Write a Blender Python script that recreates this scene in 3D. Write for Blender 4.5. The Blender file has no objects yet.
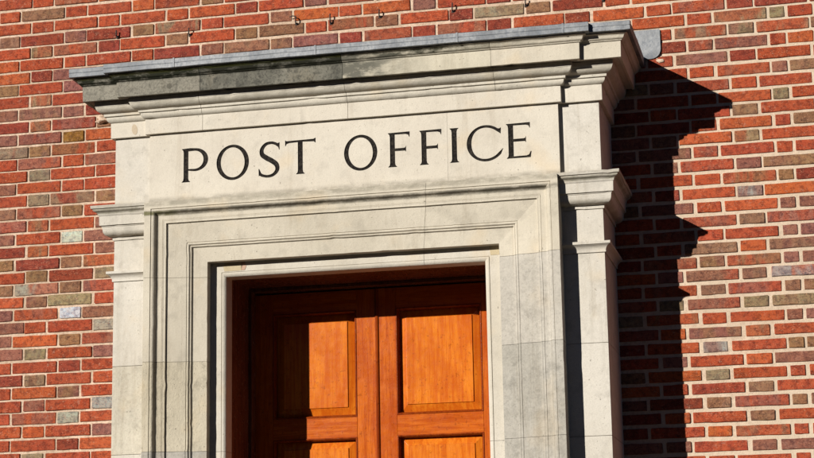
import bpy, math, random
from mathutils import Vector, Matrix
random.seed(7)
scene = bpy.context.scene
COL = scene.collection

# ------------------------------------------------------------------ colour helper
def lin(c):
    c = c / 255.0
    return c / 12.92 if c <= 0.04045 else ((c + 0.055) / 1.055) ** 2.4
KLIT = 1.62
def alb(r, g, b, k=KLIT):
    return (lin(r) / k, lin(g) / k, lin(b) / k, 1.0)

# ------------------------------------------------------------------ node helper
class NT:
    def __init__(self, name):
        self.m = bpy.data.materials.new(name); self.m.use_nodes = True
        self.t = self.m.node_tree; self.n = self.t.nodes; self.l = self.t.links
        self.p = self.n['Principled BSDF']
        self.geo = self.n.new('ShaderNodeTexCoord').outputs['Object']
    def link(self, a, b): self.l.new(a, b)
    def sock(self, node, idx, v):
        if hasattr(v, 'is_output') or isinstance(v, bpy.types.NodeSocket): self.l.new(v, node.inputs[idx])
        else: node.inputs[idx].default_value = v
    def mapping(self, scale=(1, 1, 1), loc=(0, 0, 0), rot=(0, 0, 0)):
        m = self.n.new('ShaderNodeMapping'); self.l.new(self.geo, m.inputs[0])
        m.inputs['Location'].default_value = loc; m.inputs['Scale'].default_value = scale; m.inputs['Rotation'].default_value = rot
        return m.outputs[0]
    def noise(self, scale, detail=4, rough=.55, vec=None, dist=0.0):
        t = self.n.new('ShaderNodeTexNoise'); self.l.new(vec or self.geo, t.inputs['Vector'])
        t.inputs['Scale'].default_value = scale; t.inputs['Detail'].default_value = detail
        t.inputs['Roughness'].default_value = rough; t.inputs['Distortion'].default_value = dist
        return t.outputs['Fac']
    def vor(self, scale, vec=None):
        t = self.n.new('ShaderNodeTexVoronoi'); self.l.new(vec or self.geo, t.inputs['Vector'])
        t.inputs['Scale'].default_value = scale
        return t.outputs['Distance']
    def mr(self, v, a, b, c=0.0, d=1.0, smooth=True):
        m = self.n.new('ShaderNodeMapRange'); m.interpolation_type = 'SMOOTHSTEP' if smooth else 'LINEAR'
        self.l.new(v, m.inputs['Value'])
        for k, x in (('From Min', a), ('From Max', b), ('To Min', c), ('To Max', d)): m.inputs[k].default_value = x
        return m.outputs['Result']
    def math(self, op, a, b=0.0):
        m = self.n.new('ShaderNodeMath'); m.operation = op
        self.sock(m, 0, a); self.sock(m, 1, b); return m.outputs[0]
    def mix(self, fac, a, b, mode='MIX'):
        m = self.n.new('ShaderNodeMix'); m.data_type = 'RGBA'; m.blend_type = mode
        self.sock(m, 0, fac); self.sock(m, 6, a); self.sock(m, 7, b); return m.outputs[2]
    def attr(self, name):
        a = self.n.new('ShaderNodeAttribute'); a.attribute_name = name; return a
    def sep(self):
        s = self.n.new('ShaderNodeSeparateXYZ'); self.l.new(self.geo, s.inputs[0]); return s.outputs
    def bump(self, h, strength, dist, prev=None):
        b = self.n.new('ShaderNodeBump'); self.sock(b, 'Height', h)
        b.inputs['Strength'].default_value = strength; b.inputs['Distance'].default_value = dist
        if prev: self.l.new(prev, b.inputs['Normal'])
        return b.outputs[0]
    def done(self, color=None, rough=None, normal=None, **kw):
        if color is not None: self.sock(self.p, 'Base Color', color)
        if rough is not None: self.sock(self.p, 'Roughness', rough)
        if normal is not None: self.l.new(normal, self.p.inputs['Normal'])
        for k, v in kw.items(): self.p.inputs[k.replace('_', ' ')].default_value = v
        return self.m

# ------------------------------------------------------------------ materials
def band(n, sx, zc, zw, amp, x0=None, x1=None):
    """a stain band round height zc (half width zw), optionally fading between x0 (full) and x1 (none)"""
    z = sx[2]
    d = n.math('ABSOLUTE', n.math('SUBTRACT', z, zc))
    v = n.mr(d, zw * .35, zw, amp, 0.0)
    if x0 is not None:
        v = n.math('MULTIPLY', v, n.mr(sx[0], x0, x1, 1.0, 0.0))
    return v

def stone(name, base, dark, mottle=.35, bands=(), dirt=(62, 60, 52), patches=None, erode=0.0, pits=1.0):
    n = NT(name); s = n.sep()
    big = n.mr(n.noise(2.1, 5, .6, dist=.4), .35, .68)
    c = n.mix(big, alb(*base), alb(*dark))
    mid = n.mr(n.noise(17, 5, .62), .48, .72, 0, mottle)
    c = n.mix(mid, c, alb(*[v * .80 for v in dark]))
    streak = n.mr(n.noise(1.0, 4, .6, n.mapping((28, 28, 2.2))), .55, .78, 0, mottle * .6)
    c = n.mix(streak, c, alb(dark[0] * .74, dark[1] * .73, dark[2] * .70))
    drip = n.mr(n.noise(1.0, 6, .72, n.mapping((13, 13, .9), (2, 5, 1)), dist=.5), .54, .66, 0, mottle * .9)
    c = n.mix(drip, c, alb(dark[0] * .84, dark[1] * .815, dark[2] * .78))
    fine = n.mr(n.noise(240, 3, .7), .35, .75, 0, .30, False)
    c = n.mix(fine, c, alb(*[v * .70 for v in base]))
    warm = n.mr(n.noise(5.3, 3, .5), .56, .74, 0, .30)
    c = n.mix(warm, c, alb(base[0] * .99, base[1] * .91, base[2] * .78))
    spots = n.mr(n.noise(95, 2, .5), .70, .76, 0, .55 * pits)
    c = n.mix(spots, c, alb(110, 102, 88))
    if patches:
        pm = n.mr(n.noise(9.0, 6, .68, dist=.6), .44, .60, 0, patches[3])
        c = n.mix(pm, c, alb(*patches[:3]))
        gr = n.mr(n.noise(110.0, 4, .7), .44, .58, 0, patches[3] * .55)
        c = n.mix(gr, c, alb(*[min(255, v * 1.32) for v in patches[:3]]))
        gd = n.mr(n.noise(75.0, 5, .75, n.mapping((1, 1, 1), (4, 1, 2))), .52, .62, 0, patches[3] * .7)
        c = n.mix(gd, c, alb(*[v * .62 for v in patches[:3]]))
        pm2 = n.mr(n.noise(26.0, 5, .7, n.mapping((1, 1, 1), (3.1, 0, 1.7))), .52, .66, 0, patches[3] * .8)
        c = n.mix(pm2, c, alb(*[v * .72 for v in patches[:3]]))
    nz = n.mr(n.noise(13, 5, .7, n.mapping((1, 1, 2.5))), .30, .62, .15, 1.0)
    for b in bands:
        v = n.math('MULTIPLY', band(n, s, *b[:5]), nz)
        c = n.mix(v, c, alb(*b[6]))
    h = n.noise(55, 6, .7)
    nb = n.bump(h, .35, .004)
    pit = n.mr(n.vor(130), .0, .22, 0, 1)
    nb = n.bump(n.math('MAXIMUM', pit, n.mr(n.noise(30, 2), .42, .50, 1, 0)), .5 * pits, .0025, nb)
    nb = n.bump(n.noise(420, 2, .6), .35, .0012, nb)
    if erode:
        nb = n.bump(n.noise(22, 8, .75, n.mapping((1, 1, .6))), erode, .02, nb)
    return n.done(c, .86, nb, Specular_IOR_Level=.25)

SB = (240, 231, 214)
M = {}
M['stone'] = stone('stone_ashlar', SB, (226, 216, 196), .25)
M['frieze'] = stone('stone_frieze', (245, 235, 216), (232, 221, 202), .28,
                    bands=[(3.388, .035, .60, 9, 10, 0.0, (150, 142, 126))])
M['arch'] = stone('stone_architrave', (240, 229, 207), (224, 213, 191), .35,
                  bands=[(3.334, .014, .85, 9, 10, 0, (112, 106, 92)), (3.376, .020, .70, 9, 10, 0, (160, 152, 134)),
                         (3.334, .012, .55, -.80, -.70, 0, (120, 118, 50))])
M['arch_grey'] = stone('stone_architrave_grey', (212, 205, 192), (190, 184, 171), .6, pits=1.2, patches=(174, 168, 154, .30))
M['arch_pale'] = stone('stone_architrave_pale', (226, 218, 203), (206, 198, 184), .45, pits=1.1, patches=(192, 185, 171, .25))
M['arch_beige'] = stone('stone_architrave_beige', (236, 224, 198), (220, 208, 182), .6, pits=1.8, erode=.35)
M['pil'] = stone('stone_pilaster', (242, 234, 219), (228, 219, 202), .4,
                 bands=[(3.362, .014, .60, 9, 10, 0, (120, 116, 84)), (3.268, .012, .35, 9, 10, 0, (140, 130, 108)),
                        (3.388, .03, .45, 9, 10, 0, (160, 150, 130))])
M['pil_beige'] = stone('stone_pilaster_beige', (240, 230, 208), (224, 214, 194), .6, pits=1.2, patches=(206, 195, 174, .2))
M['corn_dirty'] = stone('stone_cornice_lichen', (156, 151, 136), (120, 117, 104), .85,
                        patches=(98, 96, 86, .85), pits=1.5,
                        bands=[(3.918, .021, 1.35, 9, 10, 0, (36, 36, 20)), (3.935, .011, .9, 9, 10, 0, (104, 106, 50))])
M['corn_left'] = stone('stone_cornice_left', (168, 162, 146), (138, 134, 120), .85,
                       patches=(142, 136, 122, .65), pits=1.5,
                       bands=[(3.918, .021, 1.35, 9, 10, 0, (36, 38, 20)), (3.935, .011, .9, 9, 10, 0, (100, 102, 50))])
M['corn_mid'] = stone('stone_cornice_mid', (238, 228, 204), (222, 212, 188), .35,
                      bands=[(3.922, .018, 1.1, .30, .95, 0, (58, 58, 40)), (3.875, .08, 1.25, .02, .42, 0, (118, 115, 102))])
M['corn_clean'] = stone('stone_cornice_clean', (240, 229, 207), (228, 217, 196), .3,
                        bands=[(3.925, .016, .40, .7, 1.0, 0, (120, 118, 96))])
M['bed'] = stone('stone_bed_mould', (242, 233, 214), (226, 217, 198), .35,
                 bands=[(3.812, .014, .45, 9, 10, 0, (160, 152, 132))])
M['patch_pink'] = stone('stone_repair_pink', (222, 186, 162), (210, 176, 150), .3)
M['patch_beige'] = stone('stone_repair_beige', (226, 208, 170), (214, 196, 160), .3)
M['patch_dark'] = stone('stone_repair_dark', (128, 122, 108), (112, 108, 96), .4)
M['patch_tan'] = stone('stone_repair_tan', (226, 206, 178), (214, 196, 168), .3)

def mk_joint():
    n = NT('joint_mortar')
    return n.done(n.mix(n.noise(60), (.10, .085, .065, 1), (.22, .19, .15, 1)), .95)
M['joint'] = mk_joint()

def mk_lead():
    n = NT('lead_sheet')
    c = n.mix(n.mr(n.noise(9, 5, .65), .35, .65), alb(126, 129, 132), alb(166, 168, 169))
    c = n.mix(n.mr(n.noise(60, 5, .8, n.mapping((1.5, 1, 1))), .46, .62, 0, .7), c, alb(116, 122, 130))
    c = n.mix(n.mr(n.noise(30, 5, .7, n.mapping((1, 1, 1), (5, 2, 0))), .60, .72, 0, .5), c, alb(206, 204, 196))
    nb = n.bump(n.noise(22, 4, .6), .4, .006)
    nb = n.bump(n.noise(200, 3, .6), .3, .001, nb)
    return n.done(c, .62, nb, Metallic=.15)
M['lead'] = mk_lead()

def mk_paint():
    n = NT('black_letter_paint')
    c = n.mix(n.mr(n.noise(110, 5, .75), .45, .62), (.012, .010, .009, 1), (.034, .029, .023, 1))
    return n.done(c, .85, n.bump(n.noise(160, 3), .4, .001), Specular_IOR_Level=.05)
M['paint'] = mk_paint()

def mk_wood(name, a, b, g, seed=0, vertical=True):
    n = NT(name)
    sc = (26, 26, 1.6) if vertical else (1.6, 26, 26)
    v = n.mapping(sc, (seed * 3.1, seed, seed * 1.7))
    grain = n.noise(2.2, 6, .62, v, dist=.5)
    c = n.mix(n.mr(grain, .40, .60), a, b)
    fine = n.noise(9.0, 4, .7, n.mapping((40, 40, 2.2) if vertical else (2.2, 40, 40)))
    c = n.mix(n.mr(fine, .46, .64, 0, .32), c, g)
    c = n.mix(n.mr(n.noise(4.0, 5, .65), .44, .62, 0, .55), c, (b[0] * .80, b[1] * .62, b[2] * .5, 1))
    c = n.mix(n.mr(n.noise(60, 4, .75), .58, .66, 0, .45), c, (b[0] * .35, b[1] * .3, b[2] * .3, 1))
    nb = n.bump(fine, .12, .0015)
    nb = n.bump(n.noise(330, 2, .5), .28, .0012, nb)
    r = n.mr(n.noise(40, 4, .6), .3, .7, .20, .28)
    return n.done(c, r, nb, Specular_IOR_Level=.14)
WA = alb(228, 116, 30); WB = alb(204, 92, 20); WG = alb(140, 54, 12)
M['wood_v'] = mk_wood('varnished_wood_upright', WA, WB, WG, 1)
M['wood_h'] = mk_wood('varnished_wood_cross', WA, WB, WG, 2, False)
M['wood_p'] = mk_wood('varnished_wood_panel', alb(246, 140, 36), alb(226, 112, 24), alb(190, 80, 14), 3)
M['wood_f'] = mk_wood('varnished_wood_frame', alb(142, 92, 66), alb(116, 72, 50), alb(86, 50, 36), 4)
M['wood_m'] = mk_wood('varnished_wood_moulding', alb(172, 76, 22), alb(146, 58, 16), alb(96, 34, 10), 5)

def mk_iron():
    n = NT('rusty_iron'); return n.done(n.mix(n.noise(200), (.012, .010, .009, 1), (.035, .022, .015, 1)), .8)
M['iron'] = mk_iron()
def mk_brass():
    n = NT('aged_brass'); return n.done(n.mix(n.noise(40), (.45, .30, .10, 1), (.30, .19, .07, 1)), .35, Metallic=1.0)
M['brass'] = mk_brass()

def mk_brick():
    n = NT('fired_clay_brick')
    ca = n.attr('ca').outputs['Color']; cb = n.attr('cb').outputs['Color']; rnd = n.attr('rnd').outputs['Fac']
    v = n.mapping((9, 9, 3))
    nx = n.noise(1.0, 4, .6, v, dist=.8)
    c = n.mix(n.mr(nx, .44, .56), ca, cb)
    dk = n.mix(1.0, c, (.52, .50, .58, 1), 'MULTIPLY')
    c = n.mix(n.mr(n.noise(38, 5, .7), .46, .60, 0, .78), c, dk)
    lt = n.mix(1.0, c, (1.18, 1.50, 1.60, 1), 'MULTIPLY')
    c = n.mix(n.mr(n.noise(26, 5, .7, n.mapping((1, 1, 1.6), (7, 3, 9))), .48, .62, 0, .45), c, lt)
    crease = n.noise(48, 6, .75, n.mapping((.7, 1, 2.2)), dist=1.6)
    cm = n.mr(crease, .54, .62, 0, .72)
    c = n.mix(cm, c, n.mix(1.0, c, (.34, .30, .36, 1), 'MULTIPLY'))
    dsp = n.mr(n.noise(150, 3, .6), .60, .66, 0, .70)
    c = n.mix(dsp, c, n.mix(1.0, c, (.30, .28, .32, 1), 'MULTIPLY'))
    sp = n.mr(n.noise(230, 2, .5, n.mapping((1, 1, 1), (2, 2, 2))), .62, .68, 0, .55)
    c = n.mix(sp, c, alb(220, 160, 125))
    sm = n.mr(n.noise(30, 5, .75, n.mapping((1, 1, 1), (1, 8, 4))), .58, .68, 0, .40)
    c = n.mix(sm, c, alb(204, 160, 136))
    nb = n.bump(crease, -.55, .006)
    nb = n.bump(n.noise(150, 5, .75), .6, .0028, nb)
    nb = n.bump(n.noise(20, 3, .5), .4, .006, nb)
    return n.done(c, .9, nb, Specular_IOR_Level=.18)
M['brick'] = mk_brick()

def mk_mortar():
    n = NT('lime_mortar')
    c = n.mix(n.mr(n.noise(5, 6, .7), .42, .58), alb(250, 220, 192), alb(228, 200, 172))
    c = n.mix(n.mr(n.noise(70, 5, .75), .46, .60, 0, .60), c, alb(192, 162, 136))
    c = n.mix(n.mr(n.noise(320, 2, .6), .62, .72, 0, .5), c, alb(120, 96, 80))
    # greyer pointing low on the right side of the wall
    s = n.sep()
    g = n.math('MULTIPLY', n.mr(s[0], 1.0, 1.3, 0, .7), n.mr(n.noise(1.2, 2), .3, .6, .4, 1))
    c = n.mix(g, c, alb(240, 220, 192))
    nb = n.bump(n.noise(120, 6, .8), .8, .004)
    nb = n.bump(n.noise(420, 2, .6), .5, .0015, nb)
    return n.done(c, .95, nb, Specular_IOR_Level=.15)
M['mortar'] = mk_mortar()

def mk_ground(name, a, b, sc):
    n = NT(name)
    c = n.mix(n.mr(n.noise(sc, 6, .7), .35, .65), a, b)
    c = n.mix(n.mr(n.noise(120, 3, .7), .4, .7, 0, .4), c, (a[0] * .5, a[1] * .5, a[2] * .5, 1))
    return n.done(c, .92, n.bump(n.noise(90, 4, .7), .4, .004))
M['pave'] = mk_ground('paving_stone', (.060, .056, .052, 1), (.042, .040, .038, 1), 3)
M['asph'] = mk_ground('asphalt', (.05, .05, .052, 1), (.07, .068, .066, 1), 6)
M['kerb'] = mk_ground('kerb_granite', (.24, .235, .225, 1), (.18, .175, .17, 1), 8)

# ------------------------------------------------------------------ object helpers
def mesh_obj(name, verts, faces, mat, parent=None, smooth=False, mats=None, midx=None):
    me = bpy.data.meshes.new(name); me.from_pydata(verts, [], faces); me.update()
    o = bpy.data.objects.new(name, me); COL.objects.link(o)
    for m in (mats or [mat]): me.materials.append(m)
    if midx:
        me.polygons.foreach_set('material_index', midx)
    if smooth: me.polygons.foreach_set('use_smooth', [True] * len(me.polygons))
    if parent: o.parent = parent
    return o
def bevel(o, w=.0015, seg=2, ang=32):
    b = o.modifiers.new('Bevel', 'BEVEL'); b.width = w; b.segments = seg; b.limit_method = 'ANGLE'; b.angle_limit = math.radians(ang)
    b.harden_normals = False
    return o
def tag(o, label=None, cat=None, group=None, kind=None):
    if label: o['label'] = label
    if cat: o['category'] = cat
    if group: o['group'] = group
    if kind: o['kind'] = kind
    return o
def empty(name, loc, **kw):
    o = bpy.data.objects.new(name, None); COL.objects.link(o); o.location = loc; o.empty_display_size = .1
    return tag(o, **kw)
def adopt(o, p):           # keep world position under a parent that is not at the origin
    o.parent = p; o.matrix_parent_inverse = Matrix.Translation(p.location).inverted(); return o
class MB:
    def __init__(s): s.v = []; s.f = []
    def add(s, v, f):
        k = len(s.v); s.v += v; s.f += [tuple(i + k for i in q) for q in f]; return s
    def box(s, x0, x1, y0, y1, z0, z1):
        return s.add([(x0, y0, z0), (x1, y0, z0), (x1, y1, z0), (x0, y1, z0), (x0, y0, z1), (x1, y0, z1), (x1, y1, z1), (x0, y1, z1)],
                     [(0, 3, 2, 1), (4, 5, 6, 7), (0, 1, 5, 4), (1, 2, 6, 5), (2, 3, 7, 6), (3, 0, 4, 7)])
    def build(s, name, mat, parent=None, bev=None, ang=32):
        o = mesh_obj(name, s.v, s.f, mat)
        fix_normals(o.data)
        if bev: bevel(o, bev, 2, ang)
        if parent: adopt(o, parent)
        return o
import bmesh
def fix_normals(me):
    bm = bmesh.new(); bm.from_mesh(me); bmesh.ops.recalc_face_normals(bm, faces=bm.faces); bm.to_mesh(me); bm.free()
from mathutils import noise as mnoise
def sweep(stations, amp=0.0, chip=0.0, step=.022):
    """stations: equal-length closed loops of 3-D points; amp/chip give a worn, hand-cut surface"""
    if amp:
        out = [stations[0]]
        for a, b in zip(stations, stations[1:]):
            L = max(math.dist(p, q) for p, q in zip(a, b)); k = max(1, int(L / step))
            for i in range(1, k + 1):
                t = i / k; out.append([tuple(p[c] + (q[c] - p[c]) * t for c in range(3)) for p, q in zip(a, b)])
        st2 = []
        for ring in out:
            cen = Vector((sum(p[0] for p in ring), sum(p[1] for p in ring), sum(p[2] for p in ring))) / len(ring)
            nr = []
            for p in ring:
                v = Vector(p); n1 = mnoise.noise_vector(v * 11) * amp + mnoise.noise_vector(v * 45) * amp * .7
                c = max(0.0, mnoise.noise(v * 19 + Vector((3, 1, 7))) - .30) * chip
                nr.append(tuple(v + n1 + (cen - v).normalized() * c))
            st2.append(nr)
        stations = st2
    m = MB(); n = len(stations[0]); v = [p for s in stations for p in s]; f = []
    for i in range(len(stations) - 1):
        for j in range(n):
            k = (j + 1) % n
            f.append((i * n + j, i * n + k, (i + 1) * n + k, (i + 1) * n + j))
    f.append(tuple(range(n))[::-1]); f.append(tuple((len(stations) - 1) * n + j for j in range(n)))
    m.add(v, f); return m
def arc(p0, p1, bulge, n=6):
    """points from p0 to p1 on a curve bulging sideways by bulge * chord"""
    (a, b), (c, d) = p0, p1; mx, my = (a + c) / 2, (b + d) / 2; nx, ny = -(d - b), (c - a)
    q = (mx + nx * bulge * 2, my + ny * bulge * 2); out = []
    for i in range(n + 1):
        t = i / n
        out.append(((1 - t) ** 2 * a + 2 * t * (1 - t) * q[0] + t * t * c, (1 - t) ** 2 * b + 2 * t * (1 - t) * q[1] + t * t * d))
    return out

# ================================================================== GROUND
def slab(name, x0, x1, y0, y1, z0, z1, mat, kind='structure'):
    m = MB(); m.box(x0, x1, y0, y1, z0, z1); o = m.build(name, M[mat]); tag(o, kind=kind); return o
g = mesh_obj('ground', [(-300, -300, -.16), (300, -300, -.16), (300, 300, -.16), (-300, 300, -.16)], [(0, 1, 2, 3)], M['pave']); tag(g, kind='structure')
mesh_obj('road', [(-300, -12.2, -.156), (300, -12.2, -.156), (300, -4.7, -.156), (-300, -4.7, -.156)], [(0, 1, 2, 3)], M['asph'])
tag(bpy.data.objects['road'], kind='structure')
mp = MB()
for i in range(-12, 13):
    for j in range(6):
        mp.box(i * .9 + .003, i * .9 + .897, -.02 - (j + 1) * .75 + .003, -.02 - j * .75 - .003, -.1, random.uniform(0, .002))
slab('pavement_bed', -300, 300, -4.52, -.02, -.155, -.012, 'pave')
o = mp.build('pavement', M['pave']); tag(o, kind='structure')
slab('kerb', -300, 300, -4.69, -4.53, -.155, .0, 'kerb')

# unseen terrace added across the road to shade the street and darken shadows
ter = None
def terrace():
    global ter
    ter = empty('shade_terrace', (0, -24, -.15), label='unseen long low brick terrace added across the road to shade the street', cat='light_blocker')
    m = MB(); m.box(-90, 60, -31, -24, -.15, 7.4); m.build('wall', M['kerb_brick'], ter)
    m = MB(); m.add([(-90, -24.0, 7.402), (60, -24.0, 7.402), (60, -31, 7.402), (-90, -31, 7.402), (-90, -27.5, 9.0), (60, -27.5, 9.0)],
                    [(0, 1, 5, 4), (2, 3, 4, 5), (0, 4, 3), (1, 2, 5), (3, 2, 1, 0)]); m.build('roof', M['slate'], ter)
    for i in range(-14, 10):
        for z in (.9, 4.2):
            m = MB(); m.box(i * 6 - .7, i * 6 + .7, -23.995, -23.90, z, z + 1.9); f_ = m.build('window', M['sash'], ter)
            m = MB(); m.box(i * 6 - .6, i * 6 + .6, -23.895, -23.885, z + .1, z + 1.8); adopt_child = m.build('pane', M['pane'], None); adopt_child.parent = f_; adopt_child.matrix_parent_inverse = Matrix.Identity(4)
            adopt_child.matrix_parent_inverse = (Matrix.Translation(ter.location)).inverted() @ Matrix.Translation(ter.location)
def flat(name, c, r=.8):
    n = NT(name); return n.done(n.mix(n.noise(14, 4), c, (c[0] * .7, c[1] * .7, c[2] * .7, 1)), r)
M['kerb_brick'] = flat('terrace_brick', (.20, .09, .06, 1)); M['slate'] = flat('roof_slate', (.07, .075, .085, 1), .6)
M['sash'] = flat('sash_paint', (.6, .6, .57, 1), .5); M['pane'] = flat('window_glass', (.03, .035, .04, 1), .08)
terrace()

# ================================================================== BRICK WALL
Cx, D = 1.935, 7.76
CODES = {'R': (188, 84, 52), 'O': (202, 98, 54), 'D': (156, 68, 50), 'P': (158, 100, 82), 'B': (156, 110, 80),
         'K': (160, 134, 104), 'G': (176, 164, 148), 'W': (214, 212, 202), 'Y': (164, 116, 52)}
U = [(-8.667, -.835), (.333, -.4522), (1.333, -.4098), (2.833, -.3455), (3.833, -.3030), (4.833, -.2617), (5.833, -.2183), (6.833, -.1749),
     (7.833, -.1303), (8.833, -.0857), (9.333, -.0635), (9.833, -.0412), (10.333, -.0190), (21.0, .455)]
def ux(u):
    for (a, b), (c, d) in zip(U, U[1:]):
        if u <= c: break
    return (b + (d - b) * (u - a) / (c - a)) * D + Cx
def rowz(r):
    v = .3335 - (r - 5) * .00756 if r >= 5 else .3335 - (r - 5) * .0079
    return v * D + 1.6
SPEC = {  # colours read off the photograph: row -> (left bricks, right bricks)
 1: ('R B R R O', ''), 2: ('R R R R R R R D R P', ''), 3: ('B D P D B KR R R P O', ''), 4: ('R KR RP D R B R B B', ''),
 5: ('O R R R R D P BP B P D PR', ''), 6: ('O D P', 'R KR K R'), 7: ('B R P', 'RK KP RK'), 8: ('R KR DR', 'PR PR R O'), 9: ('P BP P D', 'P D R'),
 10: ('D BO DP', 'R RP P B'), 11: ('P PD Y O', 'RP RO R'), 12: ('KD B RB R', 'R O K R'), 13: ('R PR R PR', 'R B R'), 14: ('R K R R', 'R O R B'),
 15: ('P R R R', 'O KR R'), 16: ('R KB DK B', 'RP R R R'), 17: ('B RP B R', 'RP P B'), 18: ('RP BR R', 'R RB B D'), 19: ('P R W P', 'R GP O'),
 20: ('D BO R P', 'R O P P'), 21: ('B D B BO', 'PR B PR'), 22: ('R B D K', 'R R P P'), 23: ('B GR B PR', 'B O PB'), 24: ('O PB K R', 'BP BR P P'),
 25: ('P RP W P', 'BR B GO'), 26: ('P R R G', 'B RP B B'), 27: ('P O B PR', 'PR K KB'), 28: ('P K R P', 'R R P P'), 29: ('R R D R', 'PB BO R'),
 30: ('D BK R R', 'GP R B B'), 31: ('R O BP R', 'R O P'), 32: ('R PD R G', 'K R R R'), 33: ('R RP G R', 'RD B R'), 34: ('R O R P', 'B RP B B'),
 35: ('R R D O', 'R B R'), 36: ('R K R R', 'O RB R R'), 37: ('R R B R', 'R P P'), 38: ('R D R R', 'R R R B')}
def rcode(hdr):
    p = random.random()
    if hdr: return 'R' if p < .40 else 'B' if p < .54 else 'P' if p < .74 else 'K' if p < .77 else 'D' if p < .92 else 'O'
    return random.choice(['R', 'R', 'R', 'O', 'RP', 'D']) if p < .8 else random.choice(['P', 'RB', 'BP', 'K'])
bv, bf, bca, bcb, brn, bmi = [], [], [], [], [], []
def jit(a): return random.uniform(-a, a)
def brick(x0, x1, z0, z1, code):
    y0 = jit(.0013)
    tx, tz = jit(.0022), jit(.0016)
    r = random.uniform(.002, .0045)
    pts = []
    for (cx_, cz_, a0) in ((x1 - r, z1 - r, 0), (x0 + r, z1 - r, 90), (x0 + r, z0 + r, 180), (x1 - r, z0 + r, 270)):
        for k in range(3):
            a = math.radians(a0 + k * 45); rr = r * random.uniform(.6, 1.15)
            pts.append([cx_ + rr * math.cos(a), cz_ + rr * math.sin(a) + jit(.0008)])
    # mid points on the long edges so that edges wander
    def mids(a, b, n):
        return [[a[0] + (b[0] - a[0]) * i / (n + 1) + jit(.0006), a[1] + (b[1] - a[1]) * i / (n + 1) + jit(.0011)] for i in range(1, n + 1)]
    L = x1 - x0
    nm = 4 if L > .15 else 2
    loop = pts[0:3] + mids(pts[2], pts[3], nm) + pts[3:9] + mids(pts[8], pts[9], nm) + pts[9:12]
    cxx, czz = (x0 + x1) / 2, (z0 + z1) / 2
    k = len(bv); n = len(loop)
    base = y0 - .001
    def yy(x, z): return base + tx * (x - cxx) / L * 1.5 + tz * (z - czz) / .05
    for (x, z) in loop: bv.append((x, .020, z))
    for (x, z) in loop: bv.append((x, yy(x, z) + .0022, z))
    for (x, z) in loop:
        dx, dz = cxx - x, czz - z; d = math.hypot(dx, dz)
        ix = x + math.copysign(min(.0022, abs(dx)), dx); iz = z + math.copysign(min(.0022, abs(dz)), dz)
        bv.append((ix, yy(ix, iz), iz))
    for ring in (0, 1):
        for i in range(n):
            j = (i + 1) % n
            bf.append((k + ring * n + i, k + ring * n + j, k + (ring + 1) * n + j, k + (ring + 1) * n + i))
    bf.append(tuple(k + 2 * n + i for i in range(n)))
    def var(c):
        b = random.uniform(.86, 1.12); q = alb(*CODES[c])
        return (q[0] * b, q[1] * b * random.uniform(.94, 1.10), q[2] * b * random.uniform(.85, 1.15), 1)
    a = var(code[0]); b = var(code[1]) if len(code) > 1 else (a if random.random() < .4 else var(code[0]))
    if len(code) > 1: b = tuple(.7 * q + .3 * p for p, q in zip(a, b)); a = tuple(.85 * p + .15 * q for p, q in zip(a, b))
    for _ in range(3 * n): bca.append(a); bcb.append(b); brn.append(random.random())
WX0, WX1 = -5.2, 5.6
HIDX, HIDZ = 1.02, 3.90
def hidden(x0, x1, z0, z1): return x1 < HIDX and x0 > -HIDX and z1 < HIDZ
def jw(x, z):   # joints get wider to the right and towards the bottom, as in the photo
    t = min(1, max(0, (x + 1.0) / 2.2)); q = min(1, max(0, (4.2 - z) / 1.6))
    return .0078 + .0027 * t + .0032 * t * q + .0012 * q
for r in range(-14, 68):
    zc = rowz(r); pitch = .0586; 
    if zc - .03 < 0: continue
    isA = (r % 2 == 1)
    edges = []  # (u0,u1,hdr)
    k = -9
    seqs = []
    while k < 21:
        if isA: seqs += [(k, k + .6667, False), (k + .6667, k + 1.0, True)]
        else: seqs += [(k + .1667, k + .5, True), (k + .5, k + 1.1667, False)]
        k += 1
    if not isA:
        keep = [s for s in seqs if s[1] <= 10.18]
        keep.append((10.1667, 10.385, True)); u = 10.385; hdr = True
        while u < 21:
            w = .3333 if hdr else .6667; keep.append((u, u + w, hdr)); u += w; hdr = not hdr
        seqs = keep
    lc = SPEC.get(r, ('', ''))[0].split(); rc = SPEC.get(r, ('', ''))[1].split()
    first = -.167
    for (u0, u1, hdr) in seqs:
        x0, x1 = ux(u0), ux(u1)
        if x1 < WX0 or x0 > WX1: continue
        uc = (u0 + u1) / 2
        j = jw((x0 + x1) / 2, zc); jv = j * random.uniform(.8, 1.2)
        wob = .0025 * math.sin(x0 * 1.9 + r * .7) + jit(.001)
        sx = jit(.0022)
        z0 = zc - pitch / 2 + j / 2 + wob + jit(.0008); z1 = zc + pitch / 2 - j / 2 + wob + jit(.0008)
        X0 = x0 + jv / 2 + sx + jit(.001); X1 = x1 - jv / 2 + sx + jit(.001)
        if hidden(X0, X1, z0, z1): continue
        code = None
        if 1 <= r <= 38:
            i = round((uc + .167) / .5)
            if 0 <= i < len(lc): code = lc[i]
            base = 9.333
            if uc > 9.2:
                i = 0 if uc < 9.6 else 1 if uc < 10.05 else 2 if uc < 10.36 else 3
                if i < len(rc): code = rc[i]
        if code is None: code = rcode(hdr)
        if hdr is False and len(code) == 2 and random.random() < .3: code = code
        brick(X0, X1, z0, z1, code)
nb_f = len(bf)
core = MB()
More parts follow.
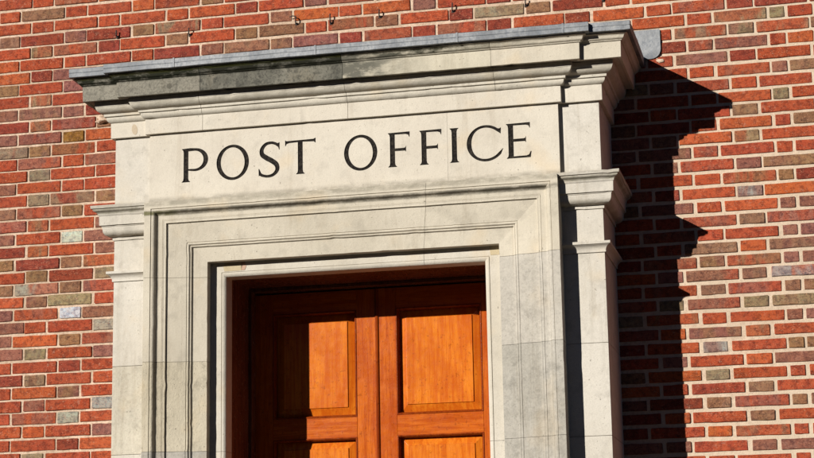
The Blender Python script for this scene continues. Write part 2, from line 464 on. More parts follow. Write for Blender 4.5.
# mortar body of the wall, with the door opening left free
ZT = max(rowz(-14), 5.6)
OW, OH = .60, 3.10
core.box(WX0, -OW, .0040, .33, -.15, ZT); core.box(OW, WX1, .0040, .33, -.15, ZT); core.box(-OW, OW, .0040, .33, OH, ZT)
k = len(bv); bv += core.v; bf += [tuple(i + k for i in q) for q in core.f]
for _ in core.v: bca.append((.6, .4, .3, 1)); bcb.append((.6, .4, .3, 1)); brn.append(0)
wall = mesh_obj('brick_wall', bv, bf, None, mats=[M['brick'], M['mortar']], midx=[0] * nb_f + [1] * len(core.f))
fix_normals(wall.data)
for nm, dat in (('ca', bca), ('cb', bcb)):
    at = wall.data.color_attributes.new(nm, 'FLOAT_COLOR', 'POINT')
    at.data.foreach_set('color', [c for q in dat for c in q])
tag(wall, 'red brick wall in Flemish bond with wide cream mortar joints behind the stone doorcase', 'brick wall')
# pale lump of mortar squeezed out beside the bed moulding on the left
def blob(name, c, r, mat, parent, squash=(1, 1, 1), seed=1):
    rn = random.Random(seed); bm = bmesh.new(); bmesh.ops.create_icosphere(bm, subdivisions=3, radius=1)
    for v in bm.verts:
        k = 1 + .9 * mnoise.noise(v.co * 1.6 + Vector((seed, 0, 0))) + .4 * mnoise.noise(v.co * 5)
        v.co = Vector((c[0] + v.co.x * k * r * squash[0], c[1] + v.co.y * k * r * squash[1], c[2] + v.co.z * k * r * squash[2]))
    me = bpy.data.meshes.new(name); bm.to_mesh(me); bm.free(); me.materials.append(mat)
    me.polygons.foreach_set('use_smooth', [True] * len(me.polygons))
    o = bpy.data.objects.new(name, me); COL.objects.link(o); o.parent = parent; return o
blob('mortar_lump', (-1.262, .0, 3.897), .040, M['mortar'], wall, (1.05, .6, .36), 3)
blob('mortar_smear', (1.262, .004, 3.962), .022, M['mortar'], wall, (1.3, .35, .8), 5)

# ================================================================== DOORCASE
case = empty('stone_doorcase', (0, 0, 0), label='pale limestone doorcase with pilasters, moulded cornice and a carved POST OFFICE frieze', cat='doorcase')
HW, CB = 1.0465, .8815
Y0, Y1 = -.385, -.408
FOOT = [((-HW, .03), (-1, 0)), ((-HW, Y0), (-1, -1)), ((-CB, Y0), (-1, -1)), ((-CB, Y1), (-1, -1)),
        ((CB, Y1), (1, -1)), ((CB, Y0), (1, -1)), ((HW, Y0), (1, -1)), ((HW, .03), (1, 0))]
def ent_station(i, prof):
    (x, y), (nx, ny) = FOOT[i]
    return [(x + nx * e, y + ny * e, z) for e, z in prof]
def ent_cut(x, prof): return [(x, Y1 - e, z) for e, z in prof]
def ent_run(name, prof, cuts, mats, parent=case, gap=.0010, bev=.0012):
    """solid moulding round the whole footprint, cut into stones at the joints in cuts"""
    out = []
    xs = [None] + list(cuts) + [None]
    for i in range(len(xs) - 1):
        st = []
        if xs[i] is None: st += [ent_station(k, prof) for k in range(4)]
        else: st.append(ent_cut(xs[i] + gap / 2, prof))
        if xs[i + 1] is None: st += [ent_station(k, prof) for k in range(4, 8)]
        else: st.append(ent_cut(xs[i + 1] - gap / 2, prof))
        out.append(sweep(st, .0004, .009).build(name, M[mats[i]], parent, bev))
    return out
BK = -.12
# cornice: cyma under the lead, and the fascia below
pc = [(BK, 3.936), (.1405, 3.936), (.1405, 3.9325)] + arc((.138, 3.9315), (.128, 3.9215), -.16, 5) + arc((.128, 3.9215), (.1185, 3.9115), .16, 5)[1:] + \
     [(.117, 3.9075), (.1115, 3.9073), (.1095, 3.8395), (.098, 3.8395), (.096, 3.8445), (.088, 3.8445), (BK, 3.8445)]
ent_run('cornice_block', pc, (-.6186, .0038, .6291), ('corn_left', 'corn_dirty', 'corn_mid', 'corn_clean'))
# bed mouldings
pb = [(BK, 3.8441), (.072, 3.8441), (.0715, 3.8235)] + arc((.0695, 3.8225), (.0475, 3.7985), .17, 7) + [(.0415, 3.7968), (.0400, 3.7852), (.0335, 3.7845)] + \
     arc((.0325, 3.7825), (.022, 3.7620), .14, 6) + [(.018, 3.7602), (BK, 3.7602)]
ent_run('bed_moulding', pb, (-.6387, .0002, .63), ('bed', 'bed', 'bed', 'bed'))
# flat band
pf = [(BK, 3.7598), (.0170, 3.7598), (.0160, 3.6930), (BK, 3.6930)]
ent_run('frieze_band', pf, (-.6387, .0002), ('frieze', 'frieze', 'frieze'))

# frieze with the incised inscription
FZ0, FZ1 = 3.372, 3.6926
LD = .0055     # depth of the cut letters
fr = MB(); prf = [(BK, FZ1), (-LD, FZ1), (-LD, FZ0), (BK, FZ0)]
fb = sweep([ent_cut(-.80, prf), ent_cut(.80, prf)]).build('frieze', M['frieze'], case)
# side strips above the capitals
for sgn in (-1, 1):
    m = MB()
    xs = sorted((sgn * HW, sgn * (CB - .05)))
    m.box(xs[0], xs[1], Y0, .03, FZ0, FZ1)
    m.build('frieze_strip', M['pil'], case, .0012)

# ---- letters
Z0, H = 3.4735, .1465
def stroke(path, wid, cap0=None, cap1=None):
    L, Rr = [], []
    n = len(path)
    for i, (x, z) in enumerate(path):
        a = path[max(0, i - 1)]; b = path[min(n - 1, i + 1)]
        dx, dz = b[0] - a[0], b[1] - a[1]; d = math.hypot(dx, dz) or 1; nx, nz = -dz / d, dx / d; w = wid[i] / 2
        L.append((x + nx * w, z + nz * w)); Rr.append((x - nx * w, z - nz * w))
    return L + Rr[::-1]
def ell(cx, cz, rx, rz, n=56, tilt=0):
    out = []
    for i in range(n):
        a = 2 * math.pi * i / n; x, z = rx * math.cos(a), rz * math.sin(a)
        t = math.radians(tilt); out.append((cx + x * math.cos(t) - z * math.sin(t), cz + x * math.sin(t) + z * math.cos(t)))
    return out
SW, TH = .0215, .0122
def foot_l(x, z, s=.0085): return [(x - s, z), (x - s + .001, z + .0025), (x - .0020, z + .0075), (x, z + .017)]       # going up the left side
def foot_r(x, z, s=.0085): return [(x, z + .017), (x + .0020, z + .0075), (x + s - .001, z + .0025), (x + s, z)]       # going down the right side
def head_l(x, z, s=.0085): return [(x, z - .017), (x - .0020, z - .0075), (x - s + .001, z - .0025), (x - s, z)]
def head_r(x, z, s=.0085): return [(x + s, z), (x + s - .001, z - .0025), (x + .0020, z - .0075), (x, z - .017)]
def let_I(x): return [foot_l(x, 0) + head_l(x, H) + head_r(x + SW, H) + foot_r(x + SW, 0)]
def let_P(x):
    s = x + SW; out = foot_l(x, 0) + head_l(x, H)
    cxo = x + .052; w = .058; zb = .046; zt = H
    outer = [(cxo + w * math.cos(math.radians(a)), (zt + zb) / 2 + (zt - zb) / 2 * math.sin(math.radians(a))) for a in range(84, -97, -9)]
    out += [(x + .03, H + .002)] + outer + [(s + .012, zb + .002), (s, zb + .004)] + foot_r(s, 0)
    zt2, zb2 = H - .0112, zb + .0105
    inner = [(cxo - .003 + (w - .0180) * math.cos(math.radians(a)), (zt2 + zb2) / 2 + (zt2 - zb2) / 2 * math.sin(math.radians(a))) for a in range(88, -89, -11)]
    return [out, [(s, zt2 - .001)] + inner + [(s, zb2 + .001)]]
def let_O(cx, rx):
    return [ell(cx, H / 2 - .001, rx, .0770), ell(cx, H / 2 - .001, rx - .0195, .0650, tilt=3)]
def let_F(x, w, arm, E=False):
    s = x + SW; o = foot_l(x, 0) + head_l(x, H)
    o += [(x + w - .001, H + .0015), (x + w, H - .001), (x + w - .001, H - .0225), (x + w - .003, H - .0225), (x + w - .007, H - .0125), (x + w - .018, H - .0090), (s, H - .0085)]
    zm = H * .50 if not E else H * .515
    o += [(s, zm + TH / 2), (x + arm - .010, zm + TH / 2), (x + arm - .004, zm + .008), (x + arm - .001, zm + .014), (x + arm, zm + .014),
          (x + arm, zm - .011), (x + arm - .001, zm - .011), (x + arm - .004, zm - .0065), (x + arm - .010, zm - TH / 2), (s, zm - TH / 2)]
    if E:
        o += [(s, .0085), (x + w - .018, .0090), (x + w - .008, .0125), (x + w - .001, .026), (x + w + .003, .026), (x + w - .001, 0)]
        o = [(x - .0085, 0)] + o[1:]
    else: o += foot_r(s, 0)
    return [o]
def let_T(x, w):
    c = x + w / 2 - .0005; a, b = c - SW / 2, c + SW / 2
    o = foot_l(a, 0) + [(a, H - .0085), (x + .018, H - .0100), (x + .007, H - .0135), (x + .002, H - .0225), (x, H - .0225), (x, H + .003), (x + .002, H + .003), (x + .006, H - .0005),
         (x + w - .010, H + .0015), (x + w - .003, H + .005), (x + w, H + .006), (x + w, H - .0155), (x + w - .002, H - .0155), (x + w - .008, H - .0100), (b, H - .0080)] + foot_r(b, 0)
    return [o]
def let_C(cx, rx):
    cz = H / 2 - .001; rz = .0768; P_, W_ = [], []
    a0, a1 = 46, 318
    out_, in_ = [], []
    for i in range(49):
        a = math.radians(a0 + (a1 - a0) * i / 48)
        out_.append((cx + rx * math.cos(a), cz + rz * math.sin(a)))
        th = .0105 + .0110 * max(0, -math.cos(a)) ** 1.3
        in_.append((cx + (rx - th) * math.cos(a) - .0015, cz + (rz - .0112) * math.sin(a)))
    tx, tz = out_[0]; ux_, uz = out_[-1]
    top = [(tx + .004, tz - .012), (tx + .0085, tz - .018), (tx + .0085, tz + .006)]
    o = [(tx + .0075, tz - .019), (tx + .0090, tz + .008), (tx + .001, tz + .0035)] + out_[1:-1] + [(ux_ + .003, uz + .002), (ux_ + .013, uz + .026), (ux_ + .011, uz + .026)]
    o += [in_[-1]] + in_[::-1][1:-2] + [(in_[2][0], in_[2][1])]
    return [o]
def let_S(x, w):
    ctrl = [(.930, .885), (.800, .948), (.600, .985), (.340, .955), (.155, .815), (.165, .655), (.370, .545), (.620, .450), (.835, .330), (.865, .175), (.690, .045), (.440, .003), (.200, .030), (.070, .075)]
    wd = [.012, .0118, .0118, .0138, .0175, .0200, .0215, .0215, .0205, .0178, .0138, .0118, .0118, .0130]
    P_, W_ = [], []
    n = len(ctrl)
    for i in range(n - 1):
        p0 = ctrl[max(0, i - 1)]; p1 = ctrl[i]; p2 = ctrl[i + 1]; p3 = ctrl[min(n - 1, i + 2)]
        for k in range(6):
            t = k / 6
            f = lambda a, b, c, d: .5 * ((2 * b) + (-a + c) * t + (2 * a - 5 * b + 4 * c - d) * t * t + (-a + 3 * b - 3 * c + d) * t ** 3)
            P_.append((x + w * f(p0[0], p1[0], p2[0], p3[0]), H * f(p0[1], p1[1], p2[1], p3[1]))); W_.append(wd[i] + (wd[i + 1] - wd[i]) * t)
    P_.append((x + w * ctrl[-1][0], H * ctrl[-1][1])); W_.append(wd[-1])
    s = stroke(P_, W_); half = len(s) // 2
    Ls, Rs = s[:half], s[half:]
    # beaks
    tip = [(x + w * .900, H * .970), (x + w * .985, H * .985), (x + w * .985, H * .765), (x + w * .955, H * .765), (x + w * .915, H * .845)]
    tail = [(x + w * .0, H * .02), (x - w * .0 - .001, H * .235), (x + w * .03, H * .235)]
    # s runs: Ls (inner/upper), Rs reversed
    a = P_[0]
    o = Ls[4:-1] + tail_order(Ls, Rs, tail) + Rs[1:-4] + tip
    return [o]
def tail_order(Ls, Rs, t):
    # Ls ends on one side of the tail; choose order so that the polygon does not cross itself
    e = Ls[-1]; d0 = math.hypot(e[0] - t[0][0], e[1] - t[0][1]); d1 = math.hypot(e[0] - t[-1][0], e[1] - t[-1][1])
    return t if d0 < d1 else t[::-1]
def tip_order(t, s):
    e = s[len(s) - 3]; d0 = math.hypot(e[0] - t[0][0], e[1] - t[0][1]); d1 = math.hypot(e[0] - t[-1][0], e[1] - t[-1][1])
    return t if d0 < d1 else t[::-1]
LET = [let_P(-.7285), let_O(-.5095, .0720), let_S(-.3945, .0935), let_T(-.2785, .1335), let_O(.0490, .0715), let_F(.1745, .0855, .0690),
       let_F(.3085, .0860, .0700), let_I(.4365), let_C(.5790, .0800), let_F(.6725, .0920, .0735, True)]
def curve_mesh(name, loops, ext, mat, y, parent, x0=0.0):
    cu = bpy.data.curves.new(name, 'CURVE'); cu.dimensions = '2D'; cu.fill_mode = 'BOTH'; cu.extrude = ext
    for lp in loops:
        sp = cu.splines.new('POLY'); sp.points.add(len(lp) - 1); sp.use_cyclic_u = True
        for p, q in zip(sp.points, lp): p.co = (q[0], q[1], 0, 1)
    tmp = bpy.data.objects.new(name, cu); COL.objects.link(tmp)
    tmp.rotation_euler = (math.pi / 2, 0, 0)
    bpy.context.view_layer.update()
    me = bpy.data.meshes.new_from_object(tmp.evaluated_get(bpy.context.evaluated_depsgraph_get()))
    me.transform(Matrix.Translation((0, y, 0)) @ Matrix.Rotation(math.pi / 2, 4, 'X')); me.name = name
    bpy.data.objects.remove(tmp); bpy.data.curves.remove(cu)
    me.materials.clear(); me.materials.append(mat)
    fix_normals(me)
    o = bpy.data.objects.new(name, me); COL.objects.link(o); o.parent = parent
    return o
up = lambda loops: [[(x, z + Z0) for x, z in lp] for lp in loops]
holes = [lp for l in LET for lp in up(l)]
def clip(hs, a, b): return [h for h in hs if a < sum(p[0] for p in h) / len(h) < b]
JX = .4183
plate1 = [[(-CB, FZ0), (JX - .0004, FZ0), (JX - .0004, FZ1), (-CB, FZ1)]] + clip(holes, -2, JX)
plate2 = [[(JX + .0004, FZ0), (CB, FZ0), (CB, FZ1), (JX + .0004, FZ1)]] + clip(holes, JX, 2)
for pl in (plate1, plate2):
    curve_mesh('frieze_face', pl, LD / 2 - .0001, M['frieze'], Y1 + LD / 2, fb)
for lt in LET:
    curve_mesh('letter', up(lt), .0004, M['paint'], Y1 + LD - .0006, fb)
m = MB(); m.box(-CB, -.8005, Y1 + LD - .0001, -.30, FZ0, FZ1); m.build('frieze_end', M['frieze'], fb)
m = MB(); m.box(.8005, CB, Y1 + LD - .0001, -.30, FZ0, FZ1); m.build('frieze_end', M['frieze'], fb)

# ---- architrave (the moulded frame), profile (d inwards from the outer edge, y)
AW, AT = .8790, 3.3825
pa = [(0, -.30), (0, -.475), (.0295, -.4745), (.0302, -.4700), (.0315, -.4700), (.0320, -.4720)] + \
     arc((.0325, -.4722), (.0480, -.4610), -.20, 5) + arc((.0480, -.4610), (.0640, -.4500), .18, 5)[1:] + \
     [(.0745, -.4495), (.0750, -.4482), (.0762, -.4482), (.0768, -.4505)] + arc((.0768, -.4505), (.0895, -.4490), .10, 3)[1:] + \
     [(.0905, -.4475), (.0912, -.4400), (.1740, -.4270), (.1748, -.4240), (.1762, -.4240), (.1770, -.4255)] + \
     arc((.1770, -.4255), (.1860, -.4210), -.25, 4)[1:] + [(.1865, -.4182), (.1880, -.4182), (.1885, -.4195)] + arc((.1885, -.4195), (.1945, -.4160), -.2, 3)[1:] + \
     [(.1952, -.4105), (.2580, -.4035), (.2580, -.30)]
def aL(z): return [(-AW + d, y, z) for d, y in pa]
def aTL(): return [(-AW + d, y, AT - d) for d, y in pa]
def aT(x, slant=0): return [(x - slant * d, y, AT - d) for d, y in pa]
def aTR(): return [(AW - d, y, AT - d) for d, y in pa]
def aR(z): return [(AW - d, y, z) for d, y in pa]
g_ = .0005
GL = .155
zl = [GL, .86, 1.22, 1.59, 1.96, 2.333, 2.7045, 3.0588]; zr = [GL, .86, 1.22, 1.59, 1.96, 2.3346, 2.7089, 3.070]
lm = ['arch', 'arch_grey', 'arch', 'arch_grey', 'arch_grey', 'arch_beige', 'arch']
rm = ['arch_grey', 'arch', 'arch_grey', 'arch', 'arch_grey', 'arch_grey', 'arch_pale']
for i in range(7):
    sweep([aL(zl[i] + g_), aL(zl[i + 1] - g_)], .0011 if i == 5 else .0003, .007 if i == 5 else .005, .012 if i == 5 else .022).build('architrave_block', M[lm[i]], case, .0011)
    sweep([aR(zr[i] + g_), aR(zr[i + 1] - g_)], .0003, .006).build('architrave_block', M[rm[i]], case, .0011)
sweep([aL(3.0588 + g_), aTL(), aT(.3397 - g_, .12)], .0003, .006).build('lintel_block', M['arch'], case, .0011)
sweep([aT(.3397 + g_, .12), aTR(), aR(3.070 + g_)], .0003, .006).build('lintel_block', M['arch'], case, .0011)
# mortar tongues that close the hairline joints
def tongue(x0, x1, z0, z1, y0=-.404):
    m = MB(); m.box(x0, x1, y0, -.31, z0, z1); m.build('joint_mortar', M['joint'], case)
for z in zl[1:]: tongue(-AW + .004, -AW + .20, z - .002, z + .002)
for z in zr[1:]: tongue(AW - .20, AW - .004, z - .002, z + .002)
tongue(.30, .35, 3.14, 3.37, -.39)

# ---- inner stone frame, one step back
FH, FT, GX = .6200, 3.1315, .0
pi_ = [(0, -.28), (0, -.362), (.0475, -.3615), (.0480, -.3585), (.0495, -.3585), (.0500, -.3625)] + arc((.0500, -.3625), (.0655, -.3560), -.12, 4)[1:] + \
      [(.0670, -.3540), (.0672, -.325), (.0672, -.28)]
FW = .6207
def iL(z): return [(-FW + d, y, z) for d, y in pi_]
def iR(z): return [(FW - d, y, z) for d, y in pi_]
zi = [GL, 1.22, 2.333, 3.02]
sweep([iL(GL), iL(2.333 - g_)]).build('inner_frame', M['stone'], case, .0010)
sweep([iL(2.333 + g_), [(-FW + d, y, FT - d) for d, y in pi_], [(.300 - g_, y, FT - d) for d, y in pi_]]).build('inner_frame', M['stone'], case, .0010)
sweep([[(.300 + g_, y, FT - d) for d, y in pi_], [(FW - d, y, FT - d) for d, y in pi_], iR(2.333 + g_)]).build('inner_frame', M['stone'], case, .0010)
sweep([iR(2.333 - g_), iR(GL)]).build('inner_frame', M['stone'], case, .0010)

# ---- pilasters with capital and necking
def side_run(name, prof, mat, sgn, xin=.86, bev=.0010):
    st = [[(sgn * xin, Y0 - e, z) for e, z in prof], [(sgn * (HW + e), Y0 - e, z) for e, z in prof], [(sgn * (HW + e), .03, z) for e, z in prof]]
    return sweep(st, .0003, .008).build(name, M[mat], case, bev)
cap = [(BK, 3.3868), (.0800, 3.3868), (.0785, 3.3740), (.0735, 3.3732)] + arc((.0725, 3.3722), (.0650, 3.3620), .16, 4) + arc((.0650, 3.3620), (.0545, 3.3490), -.16, 4)[1:] + \
      [(.0520, 3.3455), (.0508, 3.3440), (.0498, 3.3045), (.0430, 3.3040), (.0425, 3.2995), (.0400, 3.2985), (.0395, 3.2900)] + arc((.0390, 3.2880), (.0100, 3.2605), .24, 8) + \
      [(.0062, 3.2595), (.0055, 3.2455), (BK, 3.2455)]
nk = [(BK, 3.1090), (.0262, 3.1090), (.0258, 3.0980), (.0215, 3.0968)] + arc((.0205, 3.0955), (.0060, 3.0680), -.18, 7) + [(.0045, 3.0662), (BK, 3.0662)]
for sgn in (-1, 1):
    side_run('capital', cap, 'pil', sgn)
    side_run('necking_moulding', nk, 'pil', sgn)
    cuts = [.55, .86, 1.22, 1.59, 1.96, 2.3335, 2.7020 if sgn > 0 else 2.7045, 3.0659]
    for i in range(len(cuts) - 1):
        mt = 'pil'
        if sgn < 0 and i in (4, 5): mt = 'pil_beige' if i == 5 else 'pil'
        m = MB(); xs = sorted((sgn * .86, sgn * HW)); m.box(xs[0], xs[1], Y0, .03, cuts[i] + .0008, cuts[i + 1] - .0008)
        m.build('pilaster_block', M[mt], case, .0012)
    m = MB(); xs = sorted((sgn * .86, sgn * HW)); m.box(xs[0], xs[1], Y0, .03, 3.1092, 3.2453); m.build('pilaster_block', M['pil'], case, .0012)
    m = MB(); xs = sorted((sgn * .861, sgn * (HW - .003))); m.box(xs[0], xs[1], Y0 + .003, .02, .50, 3.38); m.build('pilaster_core', M['joint'], case)
    pl = [(BK, .55), (.0, .55), (.012, .535), (.035, .50), (.035, .155), (BK, .155)]
    side_run('plinth', pl, 'stone', sgn, .88)
# backing behind entablature joints
m = MB(); m.box(-.87, .87, -.40, -.05, 3.695, 3.93); m.build('entablature_core', M['joint'], case)
m = MB(); m.box(-.60, .60, -.30, .0, 3.1340, 3.68); m.build('lintel_core', M['joint'], case)
for sgn in (-1, 1):
    m = MB(); xs = sorted((sgn * .585, sgn * .86)); m.box(xs[0], xs[1], -.31, .03, .155, 3.69); m.build('jamb_core', M['stone'], case)

# ---- lead dressing over the cornice
pl = [(BK, 3.9765), (.1548, 3.9765), (.1562, 3.9752), (.1562, 3.9585), (.1545, 3.9570), (.1560, 3.9550), (.1560, 3.9392), (.1548, 3.9378), (.1420, 3.9374), (BK, 3.9374)]
def lead_run(st, nm='lead_cover'):
    return sweep(st, .0013, .0).build(nm, M['lead'], case, .0012)
lead_run([ent_station(k, pl) for k in range(4)] + [ent_cut(-.9 + .0, pl) if False else ent_cut(-.10, pl)])
pl2 = [(e, z + (.0016 if e > 0 and z > 3.95 else 0)) for e, z in pl]; pl2 = [(e + (.0014 if e > 0 else 0), z) for e, z in pl2]
lead_run([ent_cut(-.099, pl), ent_station(4, pl), ent_station(5, pl), ent_station(6, pl), ent_station(7, pl)])
# lap joints (folded welts) on the front edge
for x in (-.72, -.10, .50, .935, 1.005):
    m = MB(); yb = Y1 if abs(x) < .99 and x < 1.0 else Y0
    if abs(x) > 1.0: yb = Y0
    m.box(x - .004, x + .004, yb - .1580, yb - .12, 3.9372, 3.9785); m.build('lead_lap', M['lead'], case, .001)
# sloping top up to the wall, and the upstand against the bricks
EX = HW + .15
m = MB(); m.add([(-EX, -.52, 3.9767), (EX, -.52, 3.9767), (EX, -.003, 3.983), (-EX, -.003, 3.983), (-EX, -.52, 3.9600), (EX, -.52, 3.9600), (EX, -.003, 3.96), (-EX, -.003, 3.96)],
      [(0, 1, 2, 3), (7, 6, 5, 4), (0, 4, 5, 1), (1, 5, 6, 2), (2, 6, 7, 3), (3, 7, 4, 0)])
m.build('lead_slope', M['lead'], case, .002)
xl, xr2, zb_, zt_ = -1.235, 1.2745, 3.968, 4.100
lp = [(xl, zb_ + .02), (xl, zt_), (xr2 - .003, zt_ - .002), (xr2, zt_ - .006)] + [(xr2 - .042 + .042 * math.cos(math.radians(a)), zb_ + .042 - .042 * math.sin(math.radians(a)) ) for a in range(0, 91, 15)] + [(1.20, zb_ - .0), (1.17, zb_ + .02)]
curve_mesh('lead_flashing', [lp], .0022, M['lead'], -.0065, case)

# ---- small stone repairs
def disc(name, cx, cz, rx, rz, y, mat, tilt=0):
    curve_mesh(name, [ell(cx, cz, rx, rz, 28, tilt)], .0008, M[mat], y, case)
disc('repair_plug', -.9545, 3.7255, .0130, .0235, Y0 - .0162, 'patch_tan', 8)
disc('repair_plug', -.7560, 3.8700, .0120, .0110, Y1 - .1103, 'patch_dark')
def plate(name, pts, y, mat): curve_mesh(name, [pts], .0006, M[mat], y, case)
plate('repair_patch', [(.5780, 3.0870), (.6140, 3.0870), (.6140, 3.1270), (.5720, 3.1290)], -.3624, 'patch_beige')
plate('repair_patch', [(-.560, 3.0875), (-.486, 3.0880), (-.482, 3.108), (-.488, 3.1285), (-.556, 3.1285), (-.566, 3.11)], -.3624, 'patch_beige')
plate('repair_patch', [(-.4858, 3.0885), (-.471, 3.0885), (-.464, 3.104), (-.472, 3.1285), (-.4858, 3.1285)], -.3624, 'patch_pink')
# clean stone strip beside the cornice break on the left
m = MB(); m.box(-.995, -.935, -.4955 - .0004, -.49, 3.8410, 3.9065)
# front step
m = MB(); m.box(-1.15, 1.15, -.86, .32, -.02, .155); st = m.build('door_step', M['stone'], None, .006)
tag(st, 'worn pale stone doorstep under the double doors', 'step')

# ================================================================== DOOR
YF = .010                     # face of stiles
frame = empty('door_frame', (0, 0, .155), label='dark varnished timber lining around the opening behind the stone frame', cat='door frame')
for sgn in (-1, 1):
    m = MB(); xs = sorted((sgn * .5545, sgn * .584)); m.box(xs[0], xs[1], -.3245, .06, .157, 3.095); m.build('jamb', M['wood_f'], frame, .001)
    m = MB(); xs = sorted((sgn * .5400, sgn * .5543)); m.box(xs[0], xs[1], -.050, .004, .157, 3.0645); m.build('door_stop', M['wood_f'], frame, .002)
m = MB(); m.box(-.5543, .5543, -.3245, .06, 3.0650, 3.095); m.build('frame_head', M['wood_f'], frame, .001)
m = MB(); m.box(-.5398, .5398, -.050, .004, 3.0500, 3.0648); m.build('door_stop', M['wood_f'], frame, .002)
m = MB(); m.box(-.60, .60, .075, .12, .10, 3.12); m.build('backing_board', M['wood_f'], frame)

def panel(x0, x1, z0, z1, parent):
    """raised and fielded panel inside an opening, with a moulding around it"""
    y = YF + .022; ins = .044
    o = [(x0, z0), (x1, z0), (x1, z1), (x0, z1)]
    def ring(d, yy): return [(x0 + d, yy, z0 + d), (x1 - d, yy, z0 + d), (x1 - d, yy, z1 - d), (x0 + d, yy, z1 - d)]
    rs = [ring(-.004, y + .018), ring(-.004, y + .008), ring(.008, y + .008), ring(ins - .003, y - .0035), ring(ins - .0015, y - .0035), ring(ins, y - .0085)]
    v = [p for r_ in rs for p in r_]; f = []
    for i in range(len(rs) - 1):
        for j in range(4):
            k2 = (j + 1) % 4; f.append((i * 4 + j, i * 4 + k2, (i + 1) * 4 + k2, (i + 1) * 4 + j))
    f.append(tuple(len(v) - 4 + j for j in range(4))); f.append((3, 2, 1, 0))
    p = MB().add(v, f).build('panel', M['wood_p'], parent, .0008, 12)
    prof = [(0, YF - .001)] + arc((.0015, YF - .0035), (.0085, YF + .006), -.22, 4) + [(.0095, YF + .014), (.011, YF + .029), (-.002, YF + .029), (-.002, YF + .001)]
    prof = [(-.0003, YF - .0018), (.0025, YF - .0030), (.0055, YF - .0015), (.0080, YF + .003), (.0090, YF + .009), (.0105, YF + .012), (.0110, YF + .0285), (-.0003, YF + .0285)]
    def st(cx, cz, sx, sz): return [(cx + sx * d, yy, cz + sz * d) for d, yy in prof]
    s_ = [st(x0, z0, 1, 1), st(x1, z0, -1, 1), st(x1, z1, -1, -1), st(x0, z1, 1, -1)]
    mm = MB(); n_ = len(prof); vv = [q for s in s_ for q in s]; ff = []
    for i in range(4):
        for j in range(n_):
            a, b = (i + 1) % 4, (j + 1) % n_
            ff.append((i * n_ + j, i * n_ + b, a * n_ + b, a * n_ + j))
    mm.add(vv, ff).build('panel_moulding', M['wood_m'], p if False else parent, .0006, 25)

def door(sgn, label):
    xa, xb = (.0015, .5525)
    hinge = sgn * xb
    root = empty('door_leaf', (hinge, YF, .16), label=label, cat='door', group='pair of varnished panelled doors')
    def bx(name, a, b, z0, z1, mat, y0=YF, y1=YF + .045, bev=.0015):
        xs = sorted((sgn * a, sgn * b)); m = MB(); m.box(xs[0], xs[1], y0, y1, z0, z1); return m.build(name, M[mat], root, bev)
    bx('stile', xa, .0875, .17, 3.046, 'wood_v'); bx('stile', .4620, xb, .17, 3.046, 'wood_v')
    rails = [(2.9560, 3.046), (2.4085, 2.4965), (1.32, 1.52), (.17, .40)]
    for z0, z1 in rails: bx('rail', .0879, .4616, z0, z1, 'wood_h')
    for z0, z1 in ((2.4965, 2.9560), (1.52, 2.4085), (.40, 1.32)):
        xs = sorted((sgn * .0877, sgn * .4618)); panel(xs[0], xs[1], z0, z1, root)
    # pull handle on a plate
    hp = bx('handle_plate', .030, .062, 1.30, 1.56, 'brass', YF - .004, YF - .0005, .002)
    for z in (1.345, 1.515):
        m = MB(); m.box(sgn * .046 - .006, sgn * .046 + .006, YF - .045, YF - .0045, z - .006, z + .006); m.build('handle_post', M['brass'], root, .003)
    m = MB(); m.box(sgn * .046 - .007, sgn * .046 + .007, YF - .059, YF - .0455, 1.325, 1.535); m.build('handle', M['brass'], root, .005)
    for z in (.45, 1.6, 2.78):
        m = MB(); m.box(sgn * xb - .004, sgn * xb + .001, YF - .004, YF - .0003, z - .05, z + .05); m.build('hinge', M['brass'], root)
    return root
door(-1, 'left door leaf, orange varnished wood with raised panels, half of it in shadow')
rd = door(1, 'right door leaf, orange varnished wood with raised panels, fully in the sun')
m = MB()
pts = [(-.0045, YF - .0008), (-.0020, YF - .006), (.004, YF - .0085), (.0100, YF - .006), (.0125, YF - .0008)]
v = [(x, y, z) for z in (.17, 3.045) for x, y in pts]; n5 = 5
f = [(i, i + 1, i + 6, i + 5) for i in range(4)] + [(0, 5, 9, 4), (4, 3, 2, 1, 0), (5, 6, 7, 8, 9)]
m.add(v, f).build('meeting_bead', M['wood_m'], rd)

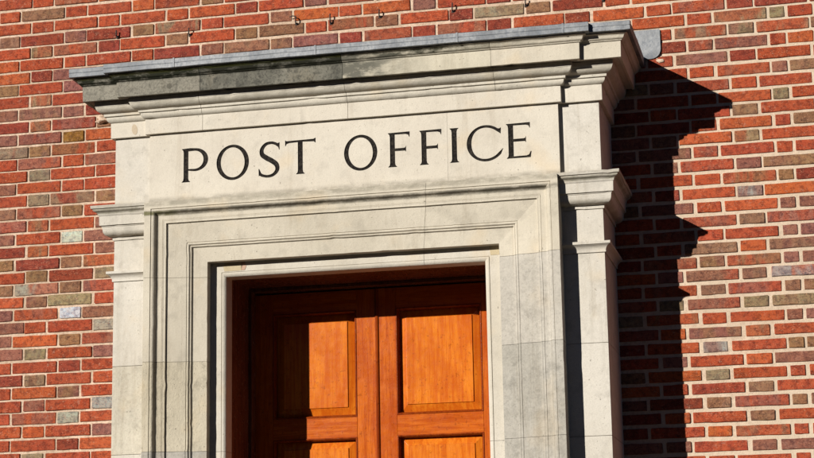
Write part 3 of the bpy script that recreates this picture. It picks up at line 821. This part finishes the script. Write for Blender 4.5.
# ================================================================== IRON HOOKS over the cornice
hooks = [(-1.2020, 4.2884, 'second joint from the left, above the lichen-stained corner'), (-.8504, 4.2662, ''), (-.3452, 4.2721, ''), (-.1851, 4.2597, ''), (.0410, 4.2691, ''),
         (.3726, 4.2637, ''), (.6984, 4.2606, ''), (1.0359, 4.2537, '')]
hl = ['rusty iron hook in a mortar joint above the far left corner of the cornice',
      'rusty iron hook above the left part of the cornice, second from the left',
      'rusty iron hook with a short wire stub beside it, above the letter S',
      'small rusty iron hook above the letter T, fourth from the left',
      'rusty iron hook in the mortar joint above the O of OFFICE',
      'rusty iron hook in the mortar joint above the second F of OFFICE',
      'rusty iron hook in the mortar joint above the letters CE',
      'rusty iron hook above the right cornice break, last on the right']
for (x, z, _), lb in zip(hooks, hl):
    root = empty('wall_hook', (x, 0, z), label=lb, cat='hook', group='iron hooks in the joints above the cornice')
    def tube(pts, r, name):
        st = []
        for i, p in enumerate(pts):
            a = Vector(pts[max(0, i - 1)]); b = Vector(pts[min(len(pts) - 1, i + 1)]); d = (b - a).normalized()
            s1 = d.cross(Vector((1, 0, 0))); s1 = s1.normalized() if s1.length > .1 else d.cross(Vector((0, 0, 1))).normalized(); s2 = d.cross(s1)
            st.append([tuple(Vector(p) + s1 * r * math.cos(k * math.pi / 3) + s2 * r * math.sin(k * math.pi / 3)) for k in range(6)])
        return sweep(st).build(name, M['iron'], root)
    L = random.uniform(.026, .040)
    tube([(x, .01, z), (x, -.010, z), (x, -.017, z + .004), (x + .001, -.018, z + L)], .0030, 'shank')
    m = MB(); m.box(x - .006, x + .006, -.0045, .004, z - .007, z + .005); m.build('plate', M['iron'], root, .001)
    if 'wire' in lb:
        tube([(x - .030, -.010, z + .032), (x - .012, -.016, z + .034), (x + .002, -.014, z + .030)], .0026, 'wire')

# ================================================================== CAMERA
cam = bpy.data.cameras.new('Camera'); cam.sensor_width = 36; cam.lens = 1881.175 / 814 * 36; cam.clip_end = 2000
co = bpy.data.objects.new('Camera', cam); COL.objects.link(co); scene.camera = co
Rm = [[0.97349193, 0.2280689, -0.01726353], [-0.06400844, 0.1991953, -0.97786714], [-0.21958227, 0.95305079, 0.20851336]]
r, d, fw = [Vector(q) for q in Rm]
mat = Matrix.Identity(4)
for i in range(3): mat[i][0], mat[i][1], mat[i][2] = r[i], -d[i], -fw[i]
mat[0][3], mat[1][3], mat[2][3] = Cx, -D, 1.6
co.matrix_world = mat

# ================================================================== LIGHT
sd = Vector((.666, 1, -.395)).normalized()
sun = bpy.data.lights.new('Sun', 'SUN'); sun.energy = 5.0; sun.angle = math.radians(.5); sun.color = (1.0, .96, .90)
so = bpy.data.objects.new('Sun', sun); COL.objects.link(so); so.rotation_euler = sd.to_track_quat('-Z', 'Y').to_euler(); so.location = (-6, -8, 8)
w = bpy.data.worlds.new('World'); scene.world = w; w.use_nodes = True
nt = w.node_tree; sky = nt.nodes.new('ShaderNodeTexSky'); sky.sky_type = 'NISHITA'; sky.sun_disc = False; sky.air_density = .30; sky.altitude = 500; sky.dust_density = 0.0; sky.ozone_density = 1.0
sky.sun_elevation = math.asin(-sd.z); sky.sun_rotation = math.atan2(-sd.x, -sd.y)
nt.links.new(sky.outputs[0], nt.nodes['Background'].inputs[0]); nt.nodes['Background'].inputs[1].default_value = .05
vs = scene.view_settings; vs.view_transform = 'Standard'; vs.look = 'None'; vs.gamma = 1; vs.use_curve_mapping = False; vs.exposure = .40
scene.render.engine = 'CYCLES'
